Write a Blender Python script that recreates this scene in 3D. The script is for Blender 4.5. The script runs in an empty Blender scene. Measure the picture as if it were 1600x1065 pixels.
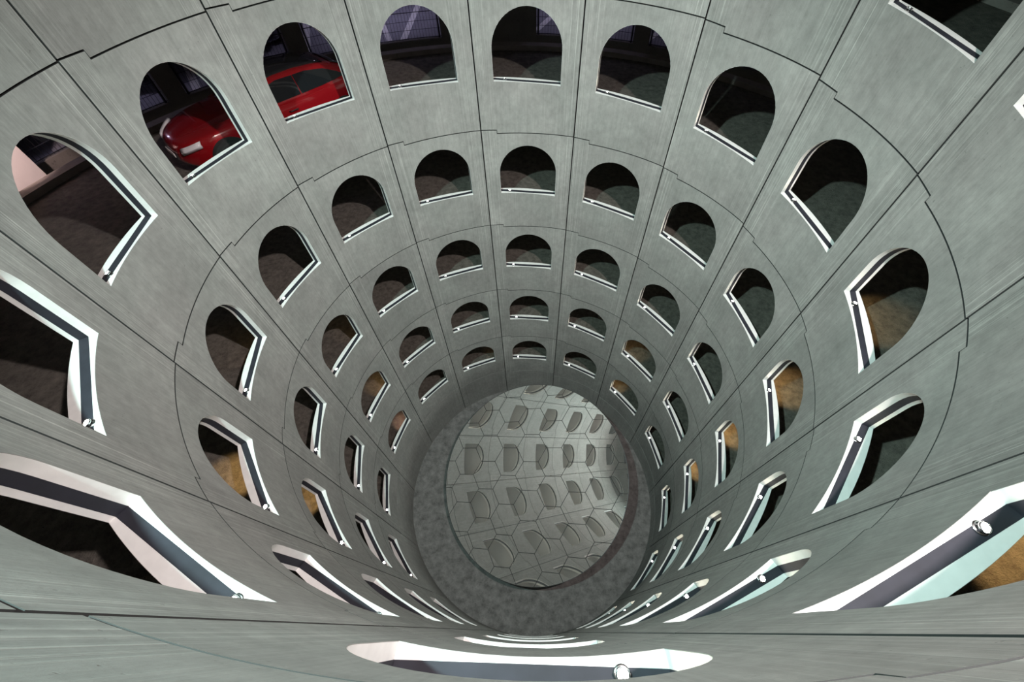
import bpy, bmesh, math, random
from mathutils import Vector, Matrix
random.seed(7)
SC = bpy.context.scene
COL = SC.collection
PI = math.pi

# ------------------------------------------------------------------ place geometry (metres)
R = 5.0                       # inner radius of the shaft
RO = 1.045 * R                # back face of the precast wall
NC = 14                       # columns of arched openings
STEP = 2 * PI / NC
TH0 = 1.5695511673731821      # azimuth of the column facing the camera
HW = 0.147665                 # half opening width (radians)
H = 0.5622156 * R             # storey height
ZCAM = 18.15                  # camera height above the shaft floor
SILL0 = 0.84805864 * R
TILT = 0.014490825 * R        # a sill falls by this much over half its width
OFF = {-6: -0.2638, -5: -0.2227, -4: -0.1828, -3: -0.1398, -2: -0.1001, -1: -0.0581, 0: -0.0136,
       1: 0.0321, 2: 0.0802, 3: 0.1355, 4: 0.1824, 5: 0.2206, 6: 0.2645, 7: -0.2801 + 0.5622156}
SPRING = 0.128 * R            # springing of the arch above the sill
RISE = 0.1465 * R
LEVELS = range(-2, 5)

def offs(u):
    """drop of the helix at column position u (any real number), metres"""
    k = math.floor((u + 7) / 14.0)
    v = u - 14 * k
    if v >= 7: v -= 14; k += 1
    i = math.floor(v)
    def o(j):
        if j < -6: return OFF[j + 14] * R - H
        return OFF[j] * R
    f = v - i
    return o(i) * (1 - f) + o(i + 1) * f + k * H

def sill_z(u, L=0):
    return ZCAM - SILL0 - offs(u) - L * H
def theta(u):
    return TH0 - u * STEP
def cyl(u, r, z):
    t = theta(u)
    return Vector((r * math.cos(t), r * math.sin(t), z))

# ------------------------------------------------------------------ helpers
def link(o, parent=None):
    COL.objects.link(o)
    if parent: o.parent = parent
    return o
def tag(o, label=None, cat=None, group=None, kind=None):
    if label: o['label'] = label
    if cat: o['category'] = cat
    if group: o['group'] = group
    if kind: o['kind'] = kind
    return o
def empty(name, loc=(0, 0, 0), rz=0.0):
    o = bpy.data.objects.new(name, None)
    o.empty_display_size = 0.2
    o.location = loc; o.rotation_euler = (0, 0, rz)
    return link(o)
def mesh_obj(name, verts, faces, mat, parent=None, smooth=None, mat2=None, second=(), weld=False):
    me = bpy.data.meshes.new(name)
    me.from_pydata([tuple(v) for v in verts], [], faces)
    for i in second: me.polygons[i].material_index = 1
    bm = bmesh.new(); bm.from_mesh(me)
    if weld: bmesh.ops.remove_doubles(bm, verts=bm.verts, dist=1e-5)
    bmesh.ops.recalc_face_normals(bm, faces=bm.faces)
    bm.to_mesh(me); bm.free()
    me.materials.append(mat)
    if mat2: me.materials.append(mat2)
    if smooth is not None:
        for p in me.polygons: p.use_smooth = True
        me.set_sharp_from_angle(angle=math.radians(smooth))
    return link(bpy.data.objects.new(name, me), parent)
class MB:
    """collects shapes into one mesh"""
    def __init__(s): s.v = []; s.f = []
    def add(s, verts, faces, M=None):
        n = len(s.v)
        s.v += [(M @ Vector(v)) if M else Vector(v) for v in verts]
        s.f += [tuple(i + n for i in f) for f in faces]
        return s
    def box(s, c, d, M=None):
        x, y, z = c; a, b, h = d[0] / 2, d[1] / 2, d[2] / 2
        vs = [(x + i * a, y + j * b, z + k * h) for k in (-1, 1) for j in (-1, 1) for i in (-1, 1)]
        return s.add(vs, [(0, 2, 3, 1), (4, 5, 7, 6), (0, 1, 5, 4), (2, 6, 7, 3), (0, 4, 6, 2), (1, 3, 7, 5)], M)
    def lathe(s, prof, n=24, M=None, closed=False):
        vs = []; fs = []
        for (r, z) in prof:
            for i in range(n):
                a = 2 * PI * i / n
                vs.append((r * math.cos(a), r * math.sin(a), z))
        m = len(prof)
        for j in range(m - 1 if not closed else m):
            for i in range(n):
                k = (j + 1) % m
                fs.append((j * n + i, j * n + (i + 1) % n, k * n + (i + 1) % n, k * n + i))
        if not closed:
            fs.append(tuple(range(n))[::-1]); fs.append(tuple((m - 1) * n + i for i in range(n)))
        return s.add(vs, fs, M)
    def tube(s, pts, r, n=8):
        pts = [Vector(p) for p in pts]
        vs = []; fs = []
        for i, p in enumerate(pts):
            d = (pts[min(i + 1, len(pts) - 1)] - pts[max(i - 1, 0)]).normalized()
            a = d.orthogonal().normalized() if i == 0 else (a - d * a.dot(d)).normalized()
            b = d.cross(a)
            for k in range(n):
                t = 2 * PI * k / n
                vs.append(p + (a * math.cos(t) + b * math.sin(t)) * r)
        for i in range(len(pts) - 1):
            for k in range(n):
                fs.append((i * n + k, i * n + (k + 1) % n, (i + 1) * n + (k + 1) % n, (i + 1) * n + k))
        fs.append(tuple(range(n))[::-1]); fs.append(tuple((len(pts) - 1) * n + k for k in range(n)))
        return s.add(vs, fs)
    def build(s, name, mat, parent=None, smooth=35, weld=False):
        return mesh_obj(name, s.v, s.f, mat, parent, smooth, weld=weld)

# ------------------------------------------------------------------ materials
def new_mat(name):
    m = bpy.data.materials.new(name); m.use_nodes = True
    nt = m.node_tree; b = nt.nodes['Principled BSDF']
    return m, nt, b
def simple(name, col, rough=0.6, metal=0.0, coat=0.0, noise=0.0, nscale=6.0):
    m, nt, b = new_mat(name)
    b.inputs['Roughness'].default_value = rough
    b.inputs['Metallic'].default_value = metal
    b.inputs['Coat Weight'].default_value = coat
    if noise:
        tc = nt.nodes.new('ShaderNodeTexCoord'); n = nt.nodes.new('ShaderNodeTexNoise')
        n.inputs['Scale'].default_value = nscale; n.inputs['Detail'].default_value = 6
        nt.links.new(tc.outputs['Object'], n.inputs['Vector'])
        r = nt.nodes.new('ShaderNodeValToRGB')
        r.color_ramp.elements[0].position = 0.3; r.color_ramp.elements[1].position = 0.7
        r.color_ramp.elements[0].color = tuple(c * (1 - noise) for c in col) + (1,)
        r.color_ramp.elements[1].color = tuple(min(1, c * (1 + noise)) for c in col) + (1,)
        nt.links.new(n.outputs['Fac'], r.inputs['Fac']); nt.links.new(r.outputs['Color'], b.inputs['Base Color'])
    else:
        b.inputs['Base Color'].default_value = tuple(col) + (1,)
    return m
def emit(name, col, strength):
    m, nt, b = new_mat(name)
    b.inputs['Base Color'].default_value = (0.8, 0.8, 0.8, 1)
    b.inputs['Emission Color'].default_value = tuple(col) + (1,)
    b.inputs['Emission Strength'].default_value = strength
    return m
def math_node(nt, op, a, b=None, c=None):
    n = nt.nodes.new('ShaderNodeMath'); n.operation = op
    for i, x in enumerate((a, b, c)):
        if x is None: continue
        if isinstance(x, (int, float)): n.inputs[i].default_value = x
        else: nt.links.new(x, n.inputs[i])
    return n.outputs[0]
def wall_concrete(name, base):
    """board-marked precast concrete: vertical trowel streaks, cloudy blotches, pin holes"""
    m, nt, b = new_mat(name)
    L = nt.links.new
    geo = nt.nodes.new('ShaderNodeNewGeometry')
    sep = nt.nodes.new('ShaderNodeSeparateXYZ'); L(geo.outputs['Position'], sep.inputs[0])
    ang = math_node(nt, 'ARCTAN2', sep.outputs['Y'], sep.outputs['X'])
    arc = math_node(nt, 'MULTIPLY', ang, R)
    info = nt.nodes.new('ShaderNodeObjectInfo')
    seed = math_node(nt, 'MULTIPLY', info.outputs['Random'], 40.0)
    def vec(sx, sz):
        c = nt.nodes.new('ShaderNodeCombineXYZ')
        L(math_node(nt, 'MULTIPLY', arc, sx), c.inputs[0])
        L(math_node(nt, 'MULTIPLY', sep.outputs['Z'], sz), c.inputs[1])
        L(seed, c.inputs[2])
        return c.outputs[0]
    def noise(v, scale, detail, rough=0.6):
        n = nt.nodes.new('ShaderNodeTexNoise'); n.inputs['Scale'].default_value = scale
        n.inputs['Detail'].default_value = detail; n.inputs['Roughness'].default_value = rough
        L(v, n.inputs['Vector']); return n.outputs['Fac']
    def ramp(f, p0, p1, v0, v1):
        r = nt.nodes.new('ShaderNodeMapRange'); r.clamp = True
        r.inputs[1].default_value = p0; r.inputs[2].default_value = p1
        r.inputs[3].default_value = v0; r.inputs[4].default_value = v1
        L(f, r.inputs[0]); return r.outputs[0]
    fine = ramp(noise(vec(34, 0.35), 1.0, 6, 0.72), 0.3, 0.7, 0.78, 1.2)     # fine vertical streaks
    lines = ramp(noise(vec(70, 0.22), 1.0, 3, 0.6), 0.55, 0.66, 1.0, 1.48)  # thin pale lines
    # pale lines crowd together towards the panel edges
    uu = math_node(nt, 'DIVIDE', math_node(nt, 'SUBTRACT', TH0, ang), STEP)
    fr = math_node(nt, 'ABSOLUTE', math_node(nt, 'SUBTRACT', uu, math_node(nt, 'ROUND', uu)))
    edge = ramp(fr, 0.3, 0.40, 0.12, 1.0)
    mixl = nt.nodes.new('ShaderNodeMix'); mixl.data_type = 'FLOAT'
    L(edge, mixl.inputs[0]); mixl.inputs[2].default_value = 1.0; L(lines, mixl.inputs[3])
    mixf = nt.nodes.new('ShaderNodeMix'); mixf.data_type = 'FLOAT'
    L(ramp(fr, 0.25, 0.45, 0.45, 1.0), mixf.inputs[0]); mixf.inputs[2].default_value = 1.0; L(fine, mixf.inputs[3])
    cloud = ramp(noise(vec(1.1, 0.9), 1.0, 6, 0.62), 0.28, 0.72, 0.80, 1.14)
    mottle = ramp(noise(vec(9, 6), 1.0, 8, 0.7), 0.3, 0.7, 0.84, 1.14)
    pits = ramp(noise(vec(30, 30), 1.0, 2, 0.5), 0.24, 0.3, 0.72, 1.0)
    per = ramp(info.outputs['Random'], 0, 1, 0.93, 1.07)
    f = mixf.outputs[0]
    for x in (mixl.outputs[0], cloud, mottle, pits, per): f = math_node(nt, 'MULTIPLY', f, x)
    hue = nt.nodes.new('ShaderNodeMix'); hue.data_type = 'RGBA'
    L(noise(vec(0.7, 0.6), 1.0, 4), hue.inputs[0])
    hue.inputs[6].default_value = (base[0] * 0.94, base[1] * 1.01, base[2] * 0.97, 1)
    hue.inputs[7].default_value = (base[0] * 1.05, base[1] * 1.0, base[2] * 1.0, 1)
    sc = nt.nodes.new('ShaderNodeVectorMath'); sc.operation = 'SCALE'
    L(hue.outputs[2], sc.inputs[0]); L(f, sc.inputs['Scale'])
    L(sc.outputs[0], b.inputs['Base Color'])
    b.inputs['Roughness'].default_value = 0.72
    bu = nt.nodes.new('ShaderNodeBump'); bu.inputs['Strength'].default_value = 0.25; bu.inputs['Distance'].default_value = 0.01
    L(f, bu.inputs['Height']); L(bu.outputs[0], b.inputs['Normal'])
    return m
def ground_concrete(name, c0, c1, pit=0.35, scale=1.0, bump=0.3):
    m, nt, b = new_mat(name); L = nt.links.new
    geo = nt.nodes.new('ShaderNodeNewGeometry')
    def noise(scale, detail, rough):
        n = nt.nodes.new('ShaderNodeTexNoise'); n.inputs['Scale'].default_value = scale
        n.inputs['Detail'].default_value = detail; n.inputs['Roughness'].default_value = rough
        L(geo.outputs['Position'], n.inputs['Vector']); return n.outputs['Fac']
    mix = nt.nodes.new('ShaderNodeMix'); mix.data_type = 'RGBA'
    mr = nt.nodes.new('ShaderNodeMapRange'); mr.inputs[1].default_value = 0.3; mr.inputs[2].default_value = 0.7
    L(noise(1.6 * scale, 9, 0.72), mr.inputs[0]); L(mr.outputs[0], mix.inputs[0])
    mix.inputs[6].default_value = tuple(c0) + (1,); mix.inputs[7].default_value = tuple(c1) + (1,)
    sp = nt.nodes.new('ShaderNodeMapRange'); sp.inputs[1].default_value = 0.32; sp.inputs[2].default_value = 0.4
    sp.inputs[3].default_value = pit; sp.inputs[4].default_value = 1.0
    L(noise(11 * scale, 4, 0.75), sp.inputs[0])
    sc = nt.nodes.new('ShaderNodeVectorMath'); sc.operation = 'SCALE'
    L(mix.outputs[2], sc.inputs[0]); L(sp.outputs[0], sc.inputs['Scale']); L(sc.outputs[0], b.inputs['Base Color'])
    b.inputs['Roughness'].default_value = 0.85
    bu = nt.nodes.new('ShaderNodeBump'); bu.inputs['Strength'].default_value = bump; bu.inputs['Distance'].default_value = 0.03
    L(noise(14 * scale, 6, 0.7), bu.inputs['Height']); L(bu.outputs[0], b.inputs['Normal'])
    return m

M_WALL = wall_concrete('precast concrete', (0.291, 0.285, 0.279))
M_SEAL = simple('joint sealant', (0.03, 0.032, 0.032), 0.8)
M_WHITE = simple('white paint', (0.82, 0.82, 0.81), 0.55, noise=0.05, nscale=9)
M_BAND = simple('charcoal paint', (0.02, 0.021, 0.031), 0.75, noise=0.3, nscale=4)
M_FLOOR = ground_concrete('stained floor concrete', (0.08, 0.076, 0.074), (0.27, 0.26, 0.255), 0.15, 2.0)
M_RAMP = ground_concrete('ramp concrete', (0.07, 0.063, 0.054), (0.235, 0.215, 0.185), 0.22, 4.5, 1.0)
M_KERB = ground_concrete('kerb concrete', (0.2, 0.17, 0.15), (0.3, 0.27, 0.25), 0.7)
M_RWALL = ground_concrete('ramp wall concrete', (0.14, 0.13, 0.12), (0.2, 0.19, 0.17), 0.6)
M_DECK = ground_concrete('parking deck', (0.2, 0.2, 0.23), (0.28, 0.28, 0.32), 0.8)
M_PALE = simple('pale wall paint', (0.7, 0.66, 0.64), 0.7, noise=0.06, nscale=3)
M_LINE = simple('road paint', (0.75, 0.74, 0.74), 0.7, noise=0.12, nscale=20)
M_CEIL = simple('ceiling paint', (0.62, 0.61, 0.57), 0.8, noise=0.08)
M_MIRROR = simple('mirror', (0.95, 0.955, 0.935), 0.012, 0.92)
M_BLACK = simple('black backing', (0.012, 0.012, 0.012), 0.7)
M_STEEL = simple('dark steel', (0.08, 0.08, 0.085), 0.45, 0.7)
M_CHROME = simple('chrome', (0.55, 0.55, 0.56), 0.22, 1.0)
M_LENS = emit("lamp lens", (1.0, 0.90, 0.70), 300)
M_SOFFIT = ground_concrete('ramp soffit', (0.76, 0.76, 0.76), (0.84, 0.84, 0.84), 0.95)
M_WIRE = simple('wire', (0.03, 0.03, 0.035), 0.5, 0.5)

# ------------------------------------------------------------------ panels and openings
U_HW = HW / STEP
US = -0.33
DS = 0.0017
def joint_top(u, us=US):
    """height of the panel's upper joint above the sill centre; u in -.5...5, stepped near the left edge"""
    u0, u1 = -0.5, 0.5
    z05 = 0.3252 * R
    if u < us:
        return (0.3704 + (u - u0) / (us - u0) * (0.362 - 0.3704)) * R
    return (0.345 + (u - us) / (u1 - us) * (0.3252 - 0.345)) * R
GAP = 0.010
VGAP = 0.0135
def arch(u):
    """top of the opening above the sill centre at u, or None outside the opening"""
    x = u / U_HW
    if abs(x) > 1 + 1e-9: return None
    return SPRING + RISE * math.sqrt(max(0.0, 1 - min(1, abs(x)) ** 2)) - TILT * x * 0.35
def sill_at(u): return -TILT * (u / U_HW)

def panel_mesh(c, L, hole=True, top=None, bottom=None):
    """slab of wall for column c between its joints, with the arched opening"""
    zs = sill_z(c, L)
    gu = VGAP / (R * STEP)
    def zt(u): return zs + (joint_top(u, US - DS) - GAP if top is None else top)
    def zb(u):
        if bottom is not None: return bottom
        return sill_z(c, L + 1) + joint_top(u, US + DS) + GAP
    us = [-0.5 + gu, -0.45, -0.4, -0.365, US - DS - 1e-4, US - DS + 1e-4, US + DS - 1e-4, US + DS + 1e-4]
    n = 28
    hs = [-U_HW * math.cos(PI * i / n) for i in range(n + 1)]
    full = [(u, False) for u in us if u < -U_HW - 1e-4]
    full += [(-U_HW, False)] + [(-U_HW, True)] + [(u, True) for u in hs[1:-1]] + [(U_HW, True), (U_HW, False)]
    full += [(u, False) for u in (0.37, 0.41, 0.45, 0.5 - gu)]
    extra = [(u, True) for u in us if u > -U_HW + 1e-4]
    full = sorted(full, key=lambda t: (round(t[0], 6), (t[1] if t[0] < 0 else not t[1])))
    if not hole:
        full = [(u, False) for u in sorted(set([t[0] for t in full]))]
    verts = []; faces = []; seal = []
    def V(u, z):
        verts.append(cyl(c + u, R, z)); verts.append(cyl(c + u, RO, z)); return len(verts) - 2
    prev = None
    def quad(a, b, d, e):   # front/back/top/bottom of one strip; indices of inner verts: a=prev low, b=prev high, d=low, e=high
        faces.append((a, d, e, b)); faces.append((a + 1, b + 1, e + 1, d + 1))
    for (u, inh) in full:
        lo, hi = zb(u), zt(u)
        if inh:
            cur = [V(u, lo), V(u, zs + sill_at(u)), V(u, zs + arch(u)), V(u, hi)]
        else:
            if hole and abs(abs(u) - U_HW) < 1e-9:
                cur = [V(u, lo), V(u, zs + sill_at(u)), V(u, zs + arch(u)), V(u, hi)]
            else:
                cur = [V(u, lo), V(u, hi)]
        if prev is not None:
            pu, pin, pc = prev
            if abs(pu - u) > 1e-9:
                def cap(i, j): faces.append((i, j, j + 1, i + 1))
                if pin and inh:
                    quad(pc[0], pc[1], cur[0], cur[1]); quad(pc[2], pc[3], cur[2], cur[3])
                    cap(pc[1], cur[1]); cap(pc[2], cur[2])
                else:
                    faces.append(tuple(list(pc) + list(cur)[::-1]))
                    faces.append(tuple([i + 1 for i in cur] + [i + 1 for i in pc][::-1]))
                seal += [len(faces), len(faces) + 1]; cap(pc[0], cur[0]); cap(pc[-1], cur[-1])
            else:
                faces.append((pc[1], pc[2], pc[2] + 1, pc[1] + 1))
        else:
            seal.append(len(faces)); faces.append((cur[0], cur[-1], cur[-1] + 1, cur[0] + 1))
        prev = (u, inh, cur)
    cur = prev[2]; seal.append(len(faces)); faces.append((cur[0], cur[-1], cur[-1] + 1, cur[0] + 1))
    return verts, faces, seal

def hole_loop(c, L, inset, p0, p1, n=26):
    """shell lining the opening: two loops at outward distances; p0/p1 = functions of azimuth offset -> radius"""
    zs = sill_z(c, L)
    pts = []
    hw = U_HW
    iu = lambda d: d / (R * STEP)
    sill = [-hw + (2 * hw) * i / 12 for i in range(13)]
    def loop(ins):
        h = hw - iu(ins); out = []
        for i in range(13):
            u = -h + 2 * h * i / 12; out.append((u, zs + sill_at(u) + ins))
        out.append((h, zs + sill_at(h) + (SPRING - sill_at(h)) * 0.5))
        for i in range(n + 1):
            a = PI * i / n; u = h * math.cos(a)
            out.append((u, zs + SPRING - TILT * math.cos(a) * 0.35 + (RISE - ins) * math.sin(a)))
        out.append((-h, zs + sill_at(-h) + (SPRING - sill_at(-h)) * 0.5))
        return out
    A, B = loop(0.0 if inset[0] == 0 else inset[0]), loop(inset[1])
    verts = []; N = len(A)
    for lp in (A, B):
        for f in (p0, p1):
            for (u, z) in lp: verts.append(cyl(c + u, f(u), z))
    faces = []
    for i in range(N):
        j = (i + 1) % N
        a0, a1, b0, b1 = 0, N, 2 * N, 3 * N
        faces += [(a0 + i, a0 + j, b0 + j, b0 + i), (a1 + i, b1 + i, b1 + j, a1 + j),
                  (b0 + i, b0 + j, b1 + j, b1 + i), (a0 + i, a1 + i, a1 + j, a0 + j)]
    return verts, faces

wall = tag(empty('wall_shaft'), kind='structure')
nwin = 0
sites = []                                           # (c, L) of every opening
for c in range(-6, 8):
    for L in range(-1, 5):
        v, f, sl = panel_mesh(c, L, bottom=(None if L < 4 else sill_z(c, 4) - 0.2 * R))
        mesh_obj('concrete_panel', v, f, M_WALL, wall, 30, M_SEAL, sl, weld=True)
        sites.append((c, L))
    # plain footing panel down to the floor, with the joint above it
    zt = sill_z(c, 4) - 0.2 * R - 2 * GAP
    MBv = MB(); n = 12; gu = VGAP / (R * STEP)
    vs = []; fs = []
    for i in range(n + 1):
        u = c - 0.5 + gu + (1 - 2 * gu) * i / n
        for (r, z) in ((R, -0.02), (R, zt), (RO, zt), (RO, -0.02)): vs.append(cyl(u, r, z))
    for i in range(n):
        for k in range(4):
            fs.append((i * 4 + k, i * 4 + (k + 1) % 4, (i + 1) * 4 + (k + 1) % 4, (i + 1) * 4 + k))
    fs.append((0, 1, 2, 3)); fs.append(tuple(n * 4 + k for k in (3, 2, 1, 0)))
    mesh_obj('footing_panel', vs, fs, M_WALL, wall, 30)
# wall above the picture, up to the ceiling of the shaft: one more ring of openings, one mesh
uv, uf = [], []
ZC = ZCAM + 1.25 * R
for c in range(-6, 8):
    v, f, sl = panel_mesh(c, -2, top=ZC - sill_z(c, -2))
    n = len(uv); uv += v; uf += [tuple(i + n for i in q) for q in f]
mesh_obj('upper_wall', uv, uf, M_WALL, wall, 30, weld=True)

PB0, PB1 = 1.0063 * R, 1.0238 * R                    # the charcoal band runs straight across the thickness
for (c, L) in sites:
    nwin += 1
    v, f = hole_loop(c, L, (0.0004, 0.0028), lambda u: R + 0.003, lambda u: RO - 0.002)
    w = tag(mesh_obj('window_%d' % nwin, v, f, M_WHITE, None, 30), kind='structure')
    v, f = hole_loop(c, L, (0.0030, 0.0048), lambda u: PB0 / math.cos(u * STEP), lambda u: PB1 / math.cos(u * STEP))
    mesh_obj('dark_band', v, f, M_BAND, w, 30)

# ------------------------------------------------------------------ spotlights on the sills
def make_spotlight():
    root = empty('spotlight')
    b = MB(); b.lathe([(0.030, 0.0), (0.043, 0.0), (0.044, 0.004), (0.041, 0.007), (0.033, 0.008), (0.030, 0.003)], 36, closed=True)
    b.lathe([(0.031, 0.0003), (0.031, 0.002)], 24)
    b.build('base_plate', M_CHROME, root, 40)
    y = MB()                                         # the two ears that carry the tilting head
    for s in (-1, 1): y.box((s * 0.039, 0, 0.016), (0.003, 0.012, 0.022))
    y.box((0, 0, 0.0055), (0.081, 0.012, 0.003))
    y.build('bracket', M_CHROME, root)
    T = Matrix.Translation((0, 0, 0.020)) @ Matrix.Rotation(math.radians(-16), 4, 'X')
    h = MB(); h.lathe([(0.022, -0.009), (0.029, -0.006), (0.034, 0.0), (0.0355, 0.009), (0.0345, 0.014), (0.031, 0.0155), (0.0275, 0.013), (0.026, 0.009)], 36, T)
    h.build('head', M_CHROME, root, 40)
    l = MB(); l.lathe([(0.0258, 0.0095), (0.018, 0.0122), (0.008, 0.0132)], 28, T)
    l.build('lens', M_LENS, root)
    return root
def copy_tree(o, parent=None):
    n = o.copy(); COL.objects.link(n)
    if parent: n.parent = parent
    for ch in list(o.children): copy_tree(ch, n)
    return n
ORD = ['', 'first', 'second', 'third', 'fourth', 'fifth', 'sixth']
ROWS = {4: 'lowest opening', 3: 'second opening from the bottom', 2: 'third opening from the bottom',
        1: 'fourth opening from the bottom', 0: 'fifth opening from the bottom', -1: 'sixth opening from the bottom'}
def colname(c):
    if c == 0: return 'column at top centre'
    if c == 7: return 'column right under the camera'
    return '%s column %s of top centre' % (ORD[abs(c)], 'right' if c > 0 else 'left')
proto = None
TL = 0.1 * R; PL = 1.0118 * R
for (c, L) in sites:
    if L == -1 and c not in (3, 4, 5, 6, 7): continue
    du = -math.atan2(TL, PL) / STEP
    o = make_spotlight() if proto is None else copy_tree(proto)
    if proto is None: proto = o
    p = cyl(c + du, math.hypot(TL, PL), sill_z(c, L) + sill_at(du) + 0.0052)
    o.location = p
    o.rotation_euler = (0, 0, theta(c) - PI / 2)     # local +y points out of the shaft
    tag(o, 'chrome spotlight in %s, %s' % (ROWS[L], colname(c)), 'spotlight', 'spotlights on the window sills')

# ------------------------------------------------------------------ floor and tilted mirror
d = MB(); d.lathe([(1.06 * R, -0.3), (1.06 * R, 0.0)], 112)
tag(d.build('floor', M_FLOOR, None, 30), kind='structure')

nrm = Vector((-0.359, -0.1626, 1.0)).normalized()
MZ = ZCAM - 3.1878 * R
ex = Vector((1, 0, 0)); ex = (ex - nrm * ex.dot(nrm)).normalized(); ey = nrm.cross(ex)
MR = 0.7335 * R
MM = Matrix((( ex.x, ey.x, nrm.x), (ex.y, ey.y, nrm.y), (ex.z, ey.z, nrm.z))).to_4x4()
mir = empty('tilted_mirror', (0, 0, 0))
tag(mir, 'large round tilted mirror of hexagonal glass tiles at the bottom of the shaft', 'mirror')
MT = Matrix.Translation((0, 0, MZ)) @ MM
b = MB(); b.lathe([(MR * 0.97, -0.09), (MR + 0.012, -0.05), (MR + 0.012, -0.010)], 120, MT)
b.build('backing_disc', M_BLACK, mir, 30)
b = MB(); b.lathe([(MR + 0.001, -0.0098), (MR + 0.014, -0.0098), (MR + 0.014, 0.004), (MR + 0.001, 0.004)], 120, MT, closed=True)
b.build('rim', M_STEEL, mir, 30)
b = MB(); b.lathe([(0.9, 0.0), (0.9, 0.05), (0.32, 0.09), (0.25, 0.3), (0.25, MZ - 0.10)], 32)
b.build('pedestal', M_STEEL, mir, 30)
def clip(poly, n=120, rad=MR):
    for i in range(n):
        a = 2 * PI * (i + 0.5) / n; nx, ny = math.cos(a), math.sin(a); dd = rad * math.cos(PI / n)
        out = []
        for k in range(len(poly)):
            p, q = poly[k], poly[(k + 1) % len(poly)]
            sp, sq = p[0] * nx + p[1] * ny - dd, q[0] * nx + q[1] * ny - dd
            if sp <= 0: out.append(p)
            if sp * sq < 0:
                t = sp / (sp - sq); out.append((p[0] + (q[0] - p[0]) * t, p[1] + (q[1] - p[1]) * t))
        poly = out
        if len(poly) < 3: return []
    return poly
HS = 0.122 * R; PHI = math.radians(-3.4); OX, OY = -0.5418 * R, 0.1392 * R
for i in range(-12, 13):
    for j in range(-12, 13):
        x, y = 1.5 * HS * i, math.sqrt(3) * HS * (j + 0.5 * (i % 2))
        cx = OX + x * math.cos(PHI) - y * math.sin(PHI); cy = OY + x * math.sin(PHI) + y * math.cos(PHI)
        if math.hypot(cx, cy) > MR + HS: continue
        hs = HS - 0.0115
        poly = clip([(cx + hs * math.cos(PHI + PI / 3 * k), cy + hs * math.sin(PHI + PI / 3 * k)) for k in range(6)])
        if len(poly) < 3: continue
        area = abs(sum(poly[k][0] * poly[(k + 1) % len(poly)][1] - poly[(k + 1) % len(poly)][0] * poly[k][1] for k in range(len(poly)))) / 2
        if area < 0.01: continue
        n = len(poly)
        vs = [MT @ Vector((px, py, z)) for z in (-0.0097, 0.0) for (px, py) in poly]
        fs = [tuple(range(n))[::-1], tuple(range(n, 2 * n))] + [(k, (k + 1) % n, n + (k + 1) % n, n + k) for k in range(n)]
        mesh_obj('mirror_tile', vs, fs, M_MIRROR, mir)

# ------------------------------------------------------------------ the ramp behind the wall
FL = 0.2 * R                                         # the ramp lies this far under the sills
def ramp_z(u, L=0): return sill_z(u, L) - FL
R1, RK, RW = 1.052 * R, 1.90 * R, 2.08 * R
def helical(name, prof, u0, u1, mat, parent=None, per=8, kind=None, L=0):
    """sweep a closed (r, dz) profile along the ramp"""
    n = max(2, int(math.ceil((u1 - u0) * per)))
    vs = []; fs = []; m = len(prof)
    for i in range(n + 1):
        u = u0 + (u1 - u0) * i / n; z = ramp_z(u, L)
        for (r, dz) in prof: vs.append(cyl(u, r, z + dz))
    for i in range(n):
        for k in range(m):
            fs.append((i * m + k, i * m + (k + 1) % m, (i + 1) * m + (k + 1) % m, (i + 1) * m + k))
    fs.append(tuple(range(m))[::-1]); fs.append(tuple(n * m + k for k in range(m)))
    o = mesh_obj(name, vs, fs, mat, parent, 30)
    if kind: tag(o, kind=kind)
    return o
U0, U1 = -7 - 14 * 2, -7 + 14 * 6                    # two turns above the top ring, down to the floor
helical('floor_ramp', [(R1, 0), (RK + 0.26, 0), (RK + 0.26, -0.2), (R1, -0.2)], U0, U1, M_RAMP, kind='structure')
helical('ceiling_ramp', [(R1, -0.202), (RK + 0.26, -0.202), (RK + 0.26, -0.23), (R1, -0.23)], U0, U1, M_SOFFIT, kind='structure')
helical('trim_1', [(RK, 0.002), (RK, 0.13), (RK + 0.24, 0.14), (RK + 0.24, 0.002)], U0, U1, M_KERB, kind='structure')
ow = tag(empty('wall_ramp'), kind='structure')
OPEN = [(-2.93, -2.24), (-2.14, -1.52), (-1.41, -0.57), (0.06, 0.70), (0.80, 1.5)]
solid = [(U0, -3 - 11 + 0.0)]
edges = [-14 + 7] 
us = U0
for (a, bb) in OPEN:
    helical('outer_wall', [(RW, -0.25), (RW, H - 0.2), (RW + 0.2, H - 0.2), (RW + 0.2, -0.25)], us, a, M_RWALL, ow)
    helical('upstand', [(RW, -0.25), (RW, 0.10), (RW + 0.15, 0.10), (RW + 0.15, -0.25)], a, bb, M_RWALL, ow)
    us = bb
helical('outer_wall', [(RW, -0.25), (RW, H - 0.2), (RW + 0.2, H - 0.2), (RW + 0.2, -0.25)], us, U1, M_RWALL, ow)

helical('pilaster', [(2.016 * R, 0.0), (2.016 * R, 2.6), (RW - 0.002, 2.6), (RW - 0.002, 0.0)], -3.9, -2.94, M_PALE, ow)
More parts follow.
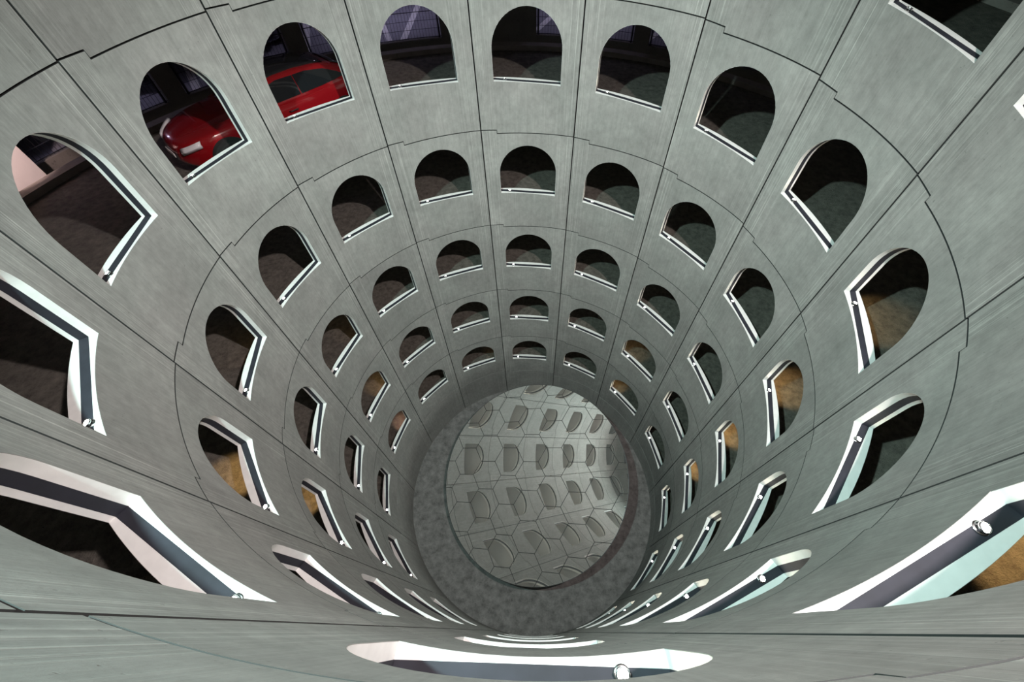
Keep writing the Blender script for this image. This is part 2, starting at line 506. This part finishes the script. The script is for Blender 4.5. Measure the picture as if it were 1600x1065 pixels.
# parking deck beyond the upper ring
RD = 3.7 * R
deck = helical('floor_deck', [(RW + 0.151, 0), (RD, 0), (RD, -0.2), (RW + 0.151, -0.2)], -4.6, 2.6, M_DECK, kind='structure')
helical('wall_deck', [(RD + 0.01, -0.2), (RD + 0.01, 2.9), (RD + 0.2, 2.9), (RD + 0.2, -0.2)], -4.6, 2.6, M_RWALL, kind='structure')
helical('ceiling_deck', [(RW + 0.21, 2.61), (RD, 2.61), (RD, 2.8), (RW + 0.21, 2.8)], -4.6, 2.6, M_RWALL, kind='structure')
def line(a, bb, w=0.13):
    """painted line on the deck between two (u, r) points"""
    p, q = cyl(a[0], a[1] * R, 0), cyl(bb[0], bb[1] * R, 0)
    dvec = (q - p); s = Vector((-dvec.y, dvec.x, 0)).normalized() * w / 2
    vs = []; n = 8
    for i in range(n + 1):
        f = i / n; ctr = p + dvec * f; u = a[0] + (bb[0] - a[0]) * f
        z = ramp_z(u)
        for sg in (-1, 1):
            for dz in (0.001, 0.005): vs.append(Vector((ctr.x, ctr.y, z + dz)) + s * sg)
    fs = []
    for i in range(n):
        k = i * 4
        fs += [(k + 1, k + 3, k + 7, k + 5), (k, k + 4, k + 6, k + 2), (k, k + 1, k + 5, k + 4), (k + 2, k + 6, k + 7, k + 3)]
    fs += [(0, 2, 3, 1), (n * 4, n * 4 + 1, n * 4 + 3, n * 4 + 2)]
    mesh_obj('parking_line', vs, fs, M_LINE, deck)
line((-0.83, 2.12), (-0.58, 3.05), 0.2); line((0.06, 2.22), (0.3, 3.05), 0.2); line((-2.07, 2.13), (-1.85, 3.0), 0.2)
line((-0.9, 2.13), (-0.88, 2.5), 0.16); line((-2.72, 2.3), (-2.6, 3.2), 0.2); line((0.75, 2.14), (0.95, 3.0), 0.2); line((-1.42, 2.14), (-1.22, 3.0), 0.2)

# welded mesh fences in the deck openings
FL_LABEL = ['black wire mesh fence before the parked dark car, farthest left opening of the parking deck',
            'black wire mesh fence behind the bonnet of the red car',
            'black wire mesh fence left of the top centre column, before a bare parking bay',
            'black wire mesh fence straight behind the top centre opening, right of the brown pillar',
            'black wire mesh fence behind the first opening right of top centre']
for k, (a, bb) in enumerate(OPEN):
    mid = (a + bb) / 2
    root = empty('mesh_fence', cyl(mid, RW + 0.07, ramp_z(mid) + 0.1))
    tag(root, FL_LABEL[k], 'fence', 'mesh fences along the parking deck')
    inv = Matrix.Translation(-root.location)
    rr = RW + 0.07; top = 1.9
    def P(u, h): return inv @ cyl(u, rr, ramp_z(u) + h)
    w = MB(); nv = int((bb - a) * STEP * rr / 0.09)
    for i in range(nv + 1):
        u = a + (bb - a) * i / nv; w.tube([P(u, 0.1), P(u, top)], 0.004, 4)
    for j in range(9):
        h = 0.13 + j * 0.215
        w.tube([P(a + (bb - a) * i / 10, h) for i in range(11)], 0.006 if j % 3 else 0.011, 4)
    w.build('wire_mesh', M_WIRE, root, 40)
    for u in (a + 0.012, bb - 0.012):
        t = MB(); t.tube([P(u, 0.1), P(u, top + 0.05)], 0.025, 10); t.build('post', M_WIRE, root)

# ------------------------------------------------------------------ cars
def car_profiles():
    # x from nose (-) to tail (+); (x, half width, bottom, belt height)
    return [(-2.03, 0.16, 0.36, 0.52), (-1.99, 0.34, 0.28, 0.60), (-1.89, 0.52, 0.22, 0.66), (-1.70, 0.68, 0.19, 0.71), (-1.42, 0.80, 0.18, 0.77),
            (-1.0, 0.87, 0.18, 0.82), (-0.6, 0.885, 0.18, 0.855), (0.0, 0.89, 0.18, 0.87), (0.6, 0.89, 0.18, 0.89), (1.1, 0.88, 0.18, 0.92),
            (1.5, 0.86, 0.2, 0.94), (1.8, 0.81, 0.24, 0.94), (1.95, 0.74, 0.3, 0.90), (2.02, 0.62, 0.36, 0.84)]
def car_body_mb():
    st = car_profiles(); vs = []; fs = []
    for (x, w, b0, t) in st:
        mid = b0 + (t - b0) * 0.55
        half = [(0, b0), (w * 0.8, b0), (w * 0.97, b0 + 0.06), (w, mid - 0.08), (w, mid + 0.06), (w * 0.965, t - 0.1), (w * 0.93, t - 0.02), (w * 0.86, t + 0.015), (w * 0.5, t + 0.05), (0, t + 0.065)]
        ring = half + [(-y, z) for (y, z) in half[-2:0:-1]]
        for (y, z) in ring: vs.append((x, y, z))
    m = 18
    for i in range(len(st) - 1):
        for k in range(m): fs.append((i * m + k, i * m + (k + 1) % m, (i + 1) * m + (k + 1) % m, (i + 1) * m + k))
    fs.append(tuple(range(m))); fs.append(tuple((len(st) - 1) * m + k for k in range(m))[::-1])
    return MB().add(vs, fs)
# greenhouse stations: x, half width at belt, half width at roof, belt z, roof z
GH = [(-0.78, 0.76, 0.66, 0.85, 0.885), (-0.45, 0.79, 0.63, 0.87, 1.09), (-0.12, 0.80, 0.61, 0.88, 1.245), (0.15, 0.80, 0.60, 0.89, 1.295), (0.6, 0.80, 0.60, 0.90, 1.315),
      (1.05, 0.79, 0.58, 0.915, 1.29), (1.4, 0.77, 0.55, 0.93, 1.235), (1.65, 0.74, 0.53, 0.94, 1.15), (1.9, 0.68, 0.55, 0.92, 0.97)]
def gh_at(x):
    for i in range(len(GH) - 1):
        if GH[i][0] <= x <= GH[i + 1][0]:
            f = (x - GH[i][0]) / (GH[i + 1][0] - GH[i][0])
            return [GH[i][k] + (GH[i + 1][k] - GH[i][k]) * f for k in range(5)]
def side_pt(x, f, s, out=0.004):
    g = gh_at(x); y = g[1] + (g[2] - g[1]) * f ** 1.3; z = g[3] + (g[4] - 0.05 - g[3]) * f
    return (x, s * (y + out), z + 0.02)
def make_car(name, paint, label, group=None):
    root = empty(name)
    glass = M_GLASS
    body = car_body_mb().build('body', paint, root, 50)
    sub = body.modifiers.new('smooth', 'SUBSURF'); sub.levels = 1; sub.render_levels = 2
    # roof and pillars
    vs = []; fs = []
    for (x, wb, wr, zb, zr) in GH:
        half = [(wb, zb - 0.05)] + [(wb + (wr - wb) * f ** 1.3, zb + (zr - 0.05 - zb) * f) for f in (0.0, 0.33, 0.66, 1.0)] + [(wr * 0.85, zr - 0.012), (wr * 0.45, zr + 0.008), (0, zr + 0.012)]
        ring = half + [(-y, z) for (y, z) in half[-2::-1]]
        for (y, z) in ring: vs.append((x, y, z))
    m = len(vs) // len(GH)
    for i in range(len(GH) - 1):
        for k in range(m - 1): fs.append((i * m + k, i * m + k + 1, (i + 1) * m + k + 1, (i + 1) * m + k))
    fs.append(tuple(range(m))); fs.append(tuple((len(GH) - 1) * m + k for k in range(m))[::-1])
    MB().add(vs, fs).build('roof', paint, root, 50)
    # side windows: outlines in (x, fraction of height)
    def pane(outline, s):
        vs = []; n = len(outline)
        for o in (0.006, 0.001):
            for (x, f) in outline: vs.append(side_pt(x, f, s, o))
        cx = sum(p[0] for p in outline) / n; cf = sum(p[1] for p in outline) / n
        vs.append(side_pt(cx, cf, s, 0.006))
        fs = [(i, (i + 1) % n, 2 * n) for i in range(n)] + [(i, n + i, n + (i + 1) % n, (i + 1) % n) for i in range(n)]
        return mesh_obj('side_window', vs, fs, glass, root, 30)
    front = [(-0.5, 0.07), (0.0, 0.07), (0.49, 0.08), (0.50, 0.4), (0.50, 0.9), (0.15, 0.93), (-0.05, 0.9), (-0.25, 0.72)]
    rear = [(0.515, 0.08), (1.0, 0.10), (1.3, 0.14), (1.62, 0.26), (1.45, 0.58), (1.2, 0.84), (0.8, 0.92), (0.515, 0.9)]
    for s in (-1, 1): pane(front, s); pane(rear, s)
    def strip(x0, x1, name, k=0.86, lift=0.012):
        """glass laid over the windscreen or tail of the greenhouse"""
        vs = []; n = 6
        for i in range(n + 1):
            x = x0 + (x1 - x0) * i / n; g = gh_at(x)
            for j in range(-4, 5):
                y = g[2] * k * j / 4; z = g[4] + 0.012 - 0.03 * (abs(j) / 4) ** 2 + lift
                vs.append((x, y, z))
        fs = [(i * 9 + j, i * 9 + j + 1, (i + 1) * 9 + j + 1, (i + 1) * 9 + j) for i in range(n) for j in range(8)]
        o = mesh_obj(name, vs, fs, glass, root, 40)
        md = o.modifiers.new('thickness', 'SOLIDIFY'); md.thickness = 0.008; md.offset = 1
    strip(-0.72, -0.14, 'windscreen'); strip(1.5, 1.82, 'rear_window'); strip(-0.02, 1.32, 'dark_roof_panel', 0.8, 0.006)  # last strip: black glass panel that darkens the middle of the roof
    for s in (-1, 1):
        for x in (-1.22, 1.33):
            ar = MB(); T = Matrix.Translation((x, s * 0.80, 0.31)) @ Matrix.Rotation(PI / 2, 4, 'X')
            ar.lathe([(0.37, -0.098), (0.37, 0.098)], 32, T); ar.build('wheel_arch', M_RUBBER, root, 40)
            T = Matrix.Translation((x, s * 0.83, 0.31)) @ Matrix.Rotation(PI / 2, 4, 'X')
            w = MB(); w.lathe([(0.2, -0.09), (0.29, -0.095), (0.31, -0.07), (0.31, 0.07), (0.29, 0.095), (0.2, 0.09)], 32, T)
            wh = w.build('wheel', M_RUBBER, root, 40)
            hb = MB(); hb.lathe([(0.2, -0.02), (0.2, 0.02)], 24, Matrix.Translation((x, s * 0.922, 0.31)) @ Matrix.Rotation(PI / 2, 4, 'X'))
            for k in range(5):
                hb.box((0.1, 0, 0), (0.19, 0.05, 0.02), Matrix.Translation((x, s * 0.93, 0.31)) @ Matrix.Rotation(PI / 2, 4, 'X') @ Matrix.Rotation(k * 2 * PI / 5, 4, 'Z'))
            hb.build('hubcap', M_CHROME, wh, 40)
        # swept headlight on the front corner
        st = [(-1.925, 0.44), (-1.87, 0.52), (-1.79, 0.59), (-1.71, 0.65), (-1.62, 0.70)]
        vs = []; m = len(st)
        for (lift, zz) in ((0.0, 0.50), (0.025, 0.54), (0.0, 0.61)):
            for i, (x, y) in enumerate(st):
                z = zz + 0.03 * i
                vs.append((x - 0.015 - lift * 0.6, s * (y + 0.015 + lift * 0.6), z))
        fs = [(j * m + i, j * m + i + 1, (j + 1) * m + i + 1, (j + 1) * m + i) for j in range(2) for i in range(m - 1)]
        hl = mesh_obj('headlight', vs, fs, M_HEAD, root, 40)
        md = hl.modifiers.new('thickness', 'SOLIDIFY'); md.thickness = 0.05; md.offset = 0
        tl = MB(); tl.box((1.93, s * 0.66, 0.80), (0.14, 0.2, 0.16)); tl.build('tail_light', M_TAIL, root)
        mr = MB(); mr.lathe([(0.02, -0.1), (0.07, -0.085), (0.085, 0.0), (0.07, 0.085), (0.02, 0.1)], 14, Matrix.Translation((-0.36, s * 0.99, 0.93)) @ Matrix.Rotation(PI / 2, 4, 'X') @ Matrix.Scale(0.8, 4, (1, 0, 0)))
        mr.box((-0.35, s * 0.85, 0.88), (0.05, 0.2, 0.03)); mr.build('wing_mirror', paint, root, 40)
        hd = MB(); hd.tube([(0.10, s * 0.872, 0.75), (0.12, s * 0.905, 0.75), (0.28, s * 0.905, 0.755), (0.30, s * 0.872, 0.755)], 0.012, 8)
        hd.build('door_handle', M_CHROME, root)
    g = MB(); g.box((-1.99, 0, 0.42), (0.09, 0.5, 0.1)); g.build('grille', M_BLACK, root)
    g = MB(); g.box((-2.045, 0, 0.44), (0.012, 0.4, 0.08)); g.build('number_plate', M_WHITE, root)
    tag(root, label, 'car', group)
    return root
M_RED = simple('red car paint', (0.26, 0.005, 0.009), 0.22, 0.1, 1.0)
M_DARKP = simple('dark car paint', (0.02, 0.02, 0.028), 0.22, 0.3, 1.0)
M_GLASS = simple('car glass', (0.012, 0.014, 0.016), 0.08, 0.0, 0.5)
M_RUBBER = simple('tyre rubber', (0.012, 0.012, 0.012), 0.8)
M_HEAD = simple('headlight glass', (0.85, 0.85, 0.88), 0.12, 0.1, 1.0)
M_TAIL = simple('tail light', (0.3, 0.01, 0.01), 0.2, 0.0, 1.0)
def place_car(o, u, p, t, yaw=0.0):
    """p = outward distance, t = distance along the tangent (towards higher u)"""
    th = theta(u)
    out = Vector((math.cos(th), math.sin(th), 0)); tan = Vector((out.y, -out.x, 0))
    loc = out * p + tan * t
    uu = u + math.atan2(t, p) / STEP
    slope = (ramp_z(uu + 0.3) - ramp_z(uu - 0.3)) / (0.6 * STEP * math.hypot(p, t))
    X = (tan + Vector((0, 0, slope))).normalized(); Y = Vector((0, 0, 1)).cross(X).normalized(); Z = X.cross(Y)
    Mx = Matrix(((X.x, Y.x, Z.x), (X.y, Y.y, Z.y), (X.z, Y.z, Z.z))).to_4x4()
    o.matrix_world = Matrix.Translation((loc.x, loc.y, ramp_z(uu) + 0.004)) @ Mx @ Matrix.Rotation(yaw, 4, 'Z')
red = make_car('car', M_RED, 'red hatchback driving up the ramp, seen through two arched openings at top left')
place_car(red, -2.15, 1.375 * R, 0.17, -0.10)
dk = make_car('car', M_DARKP, 'dark parked car behind the mesh fence, farthest left at the upper edge', 'parked dark cars')
place_car(dk, -2.72, 2.72 * R, 0.0, PI / 2 + 0.2 - PI)
for (u, r, yaw, lab) in ((-1.62, 2.75, PI / 2 + 0.15, 'dark parked car behind the fence above the roof of the red car'),
                         (-2.25, 2.75, PI / 2 + 0.2, 'dark parked car behind the fence beyond the bonnet of the red car')):
    o = copy_tree(dk); place_car(o, u, r * R, 0.0, yaw); tag(o, lab, 'car', 'parked dark cars')

# ------------------------------------------------------------------ lamps
M_TUBE = emit('cool tube', (0.72, 0.66, 1.0), 210)
M_PINK = emit('pinkish bulkhead', (1.0, 0.72, 0.66), 30)
for k, (u, r, lab) in enumerate(((-0.85, 2.6, 'cool fluorescent tube under the deck ceiling, beyond the bare parking bay'),
                                 (-2.55, 2.6, 'cool fluorescent tube under the deck ceiling, above the left parked car'),
                                 (0.35, 2.7, 'cool fluorescent tube under the deck ceiling, right of the brown pillar'))):
    root = empty('tube_light', cyl(u, r * R, ramp_z(u) + 2.58), theta(u))
    b = MB(); b.box((0, 0, -0.03), (1.3, 0.12, 0.058)); b.build('housing', M_STEEL, root)
    b = MB(); b.lathe([(0.016, -0.6), (0.016, 0.6)], 10, Matrix.Translation((0, 0, -0.085)) @ Matrix.Rotation(PI / 2, 4, 'Y'))
    b.build('tube', M_TUBE, root)
    tag(root, lab, 'lamp', 'tube lights over the parking deck')

FLOOD = 4700
def light(name, kind, loc, energy, col, radius=0.1, target=None, angle=None, blend=0.5):
    l = bpy.data.lights.new(name, kind); l.energy = energy; l.color = col
    if kind in ('POINT', 'SPOT'): l.shadow_soft_size = radius
    if kind == 'SPOT': l.spot_size = angle; l.spot_blend = blend
    o = link(bpy.data.objects.new(name, l)); o.location = loc
    if target is not None: o.rotation_euler = (Vector(target) - Vector(loc)).to_track_quat('-Z', 'Y').to_euler()
    return o
# two floodlights high on the camera's side of the shaft: cool green-white on the left, rosy white on the right
for (sx, col) in ((-1, (0.68, 1.0, 0.94)), (1, (1.0, 0.87, 0.84))):
    light('floodlight', 'SPOT', (sx * 0.47 * R, -0.815 * R, ZCAM + 0.5 * R), FLOOD, col, 0.1, (-sx * 0.3 * R, 0.45 * R, ZCAM - 2.0 * R), math.radians(108), 1.0)
# pinkish lamp on the ramp by the far left opening
pw = cyl(-3.06, 2.016 * R, ramp_z(-3.06) + 0.75)
light('unseen_ramp_spot', 'SPOT', cyl(-3.25, 1.78 * R, ramp_z(-3.25) + 1.9), 330, (1.0, 0.74, 0.70), 0.05, pw, math.radians(44), 0.4)
# unseen warm spots added behind the wall, each washing a patch of the ramp
WARM = [(6, -1, 5.42, 1.137, 110), (4, 0, 3.58, 1.19, 55), (4, 1, 3.52, 1.181, 90), (4, 2, 3.50, 1.158, 90), (4, 3, 3.54, 1.13, 80), (2, 3, 1.70, 1.193, 22), (2, 4, 1.62, 1.205, 34),
        (-3, 2, -2.45, 1.225, 9), (-3, 3, -2.58, 1.172, 32), (-3, 4, -2.62, 1.12, 50), (-5, 1, -4.62, 1.146, 85), (-5, 2, -4.48, 1.148, 60), (-4, 1, -3.5, 1.29, 6), (-1, 4, -0.6, 1.2, 6)]
for (c, L, u, r, e) in WARM:
    col = (1.0, 0.6, 0.42) if (c, L) == (-3, 4) else (1.0, 0.62, 0.24)
    light('unseen_ramp_spot', 'SPOT', cyl(u, 1.06 * R, ramp_z(u, L) + 0.82), e, col, 0.03, cyl(u, (r + 0.01) * R, ramp_z(u, L)), math.radians(58), 0.6)

# ceiling over the shaft
d = MB(); d.lathe([(1.06 * R, ZC), (1.06 * R, ZC + 0.3)], 64)
tag(d.build('ceiling', M_CEIL, None, 30), kind='structure')

w = bpy.data.worlds.new('world'); SC.world = w; w.use_nodes = True
w.node_tree.nodes['Background'].inputs[0].default_value = (0.5, 0.55, 0.6, 1)
w.node_tree.nodes['Background'].inputs[1].default_value = 0.01

# ------------------------------------------------------------------ camera
F, TI, RO_, YA, CX, CY = 645.1401540607877, 0.6148052571500336, -0.06801290954759297, 0.07466196683661054, 0.004917417387027624, -0.9778891108167399
cam = bpy.data.cameras.new('camera'); cam.sensor_width = 36; cam.lens = F / 1600 * 36; cam.clip_start = 0.01
co = link(bpy.data.objects.new('camera', cam))
co.matrix_world = Matrix.Translation((CX * R, CY * R, ZCAM)) @ Matrix.Rotation(YA, 4, 'Z') @ Matrix.Rotation(TI, 4, 'X') @ Matrix.Rotation(RO_, 4, 'Z')
SC.camera = co
SC.view_settings.view_transform = 'Standard'; SC.view_settings.look = 'None'
SC.view_settings.gamma = 1.0; SC.view_settings.use_curve_mapping = False
SC.view_settings.exposure = 0.0
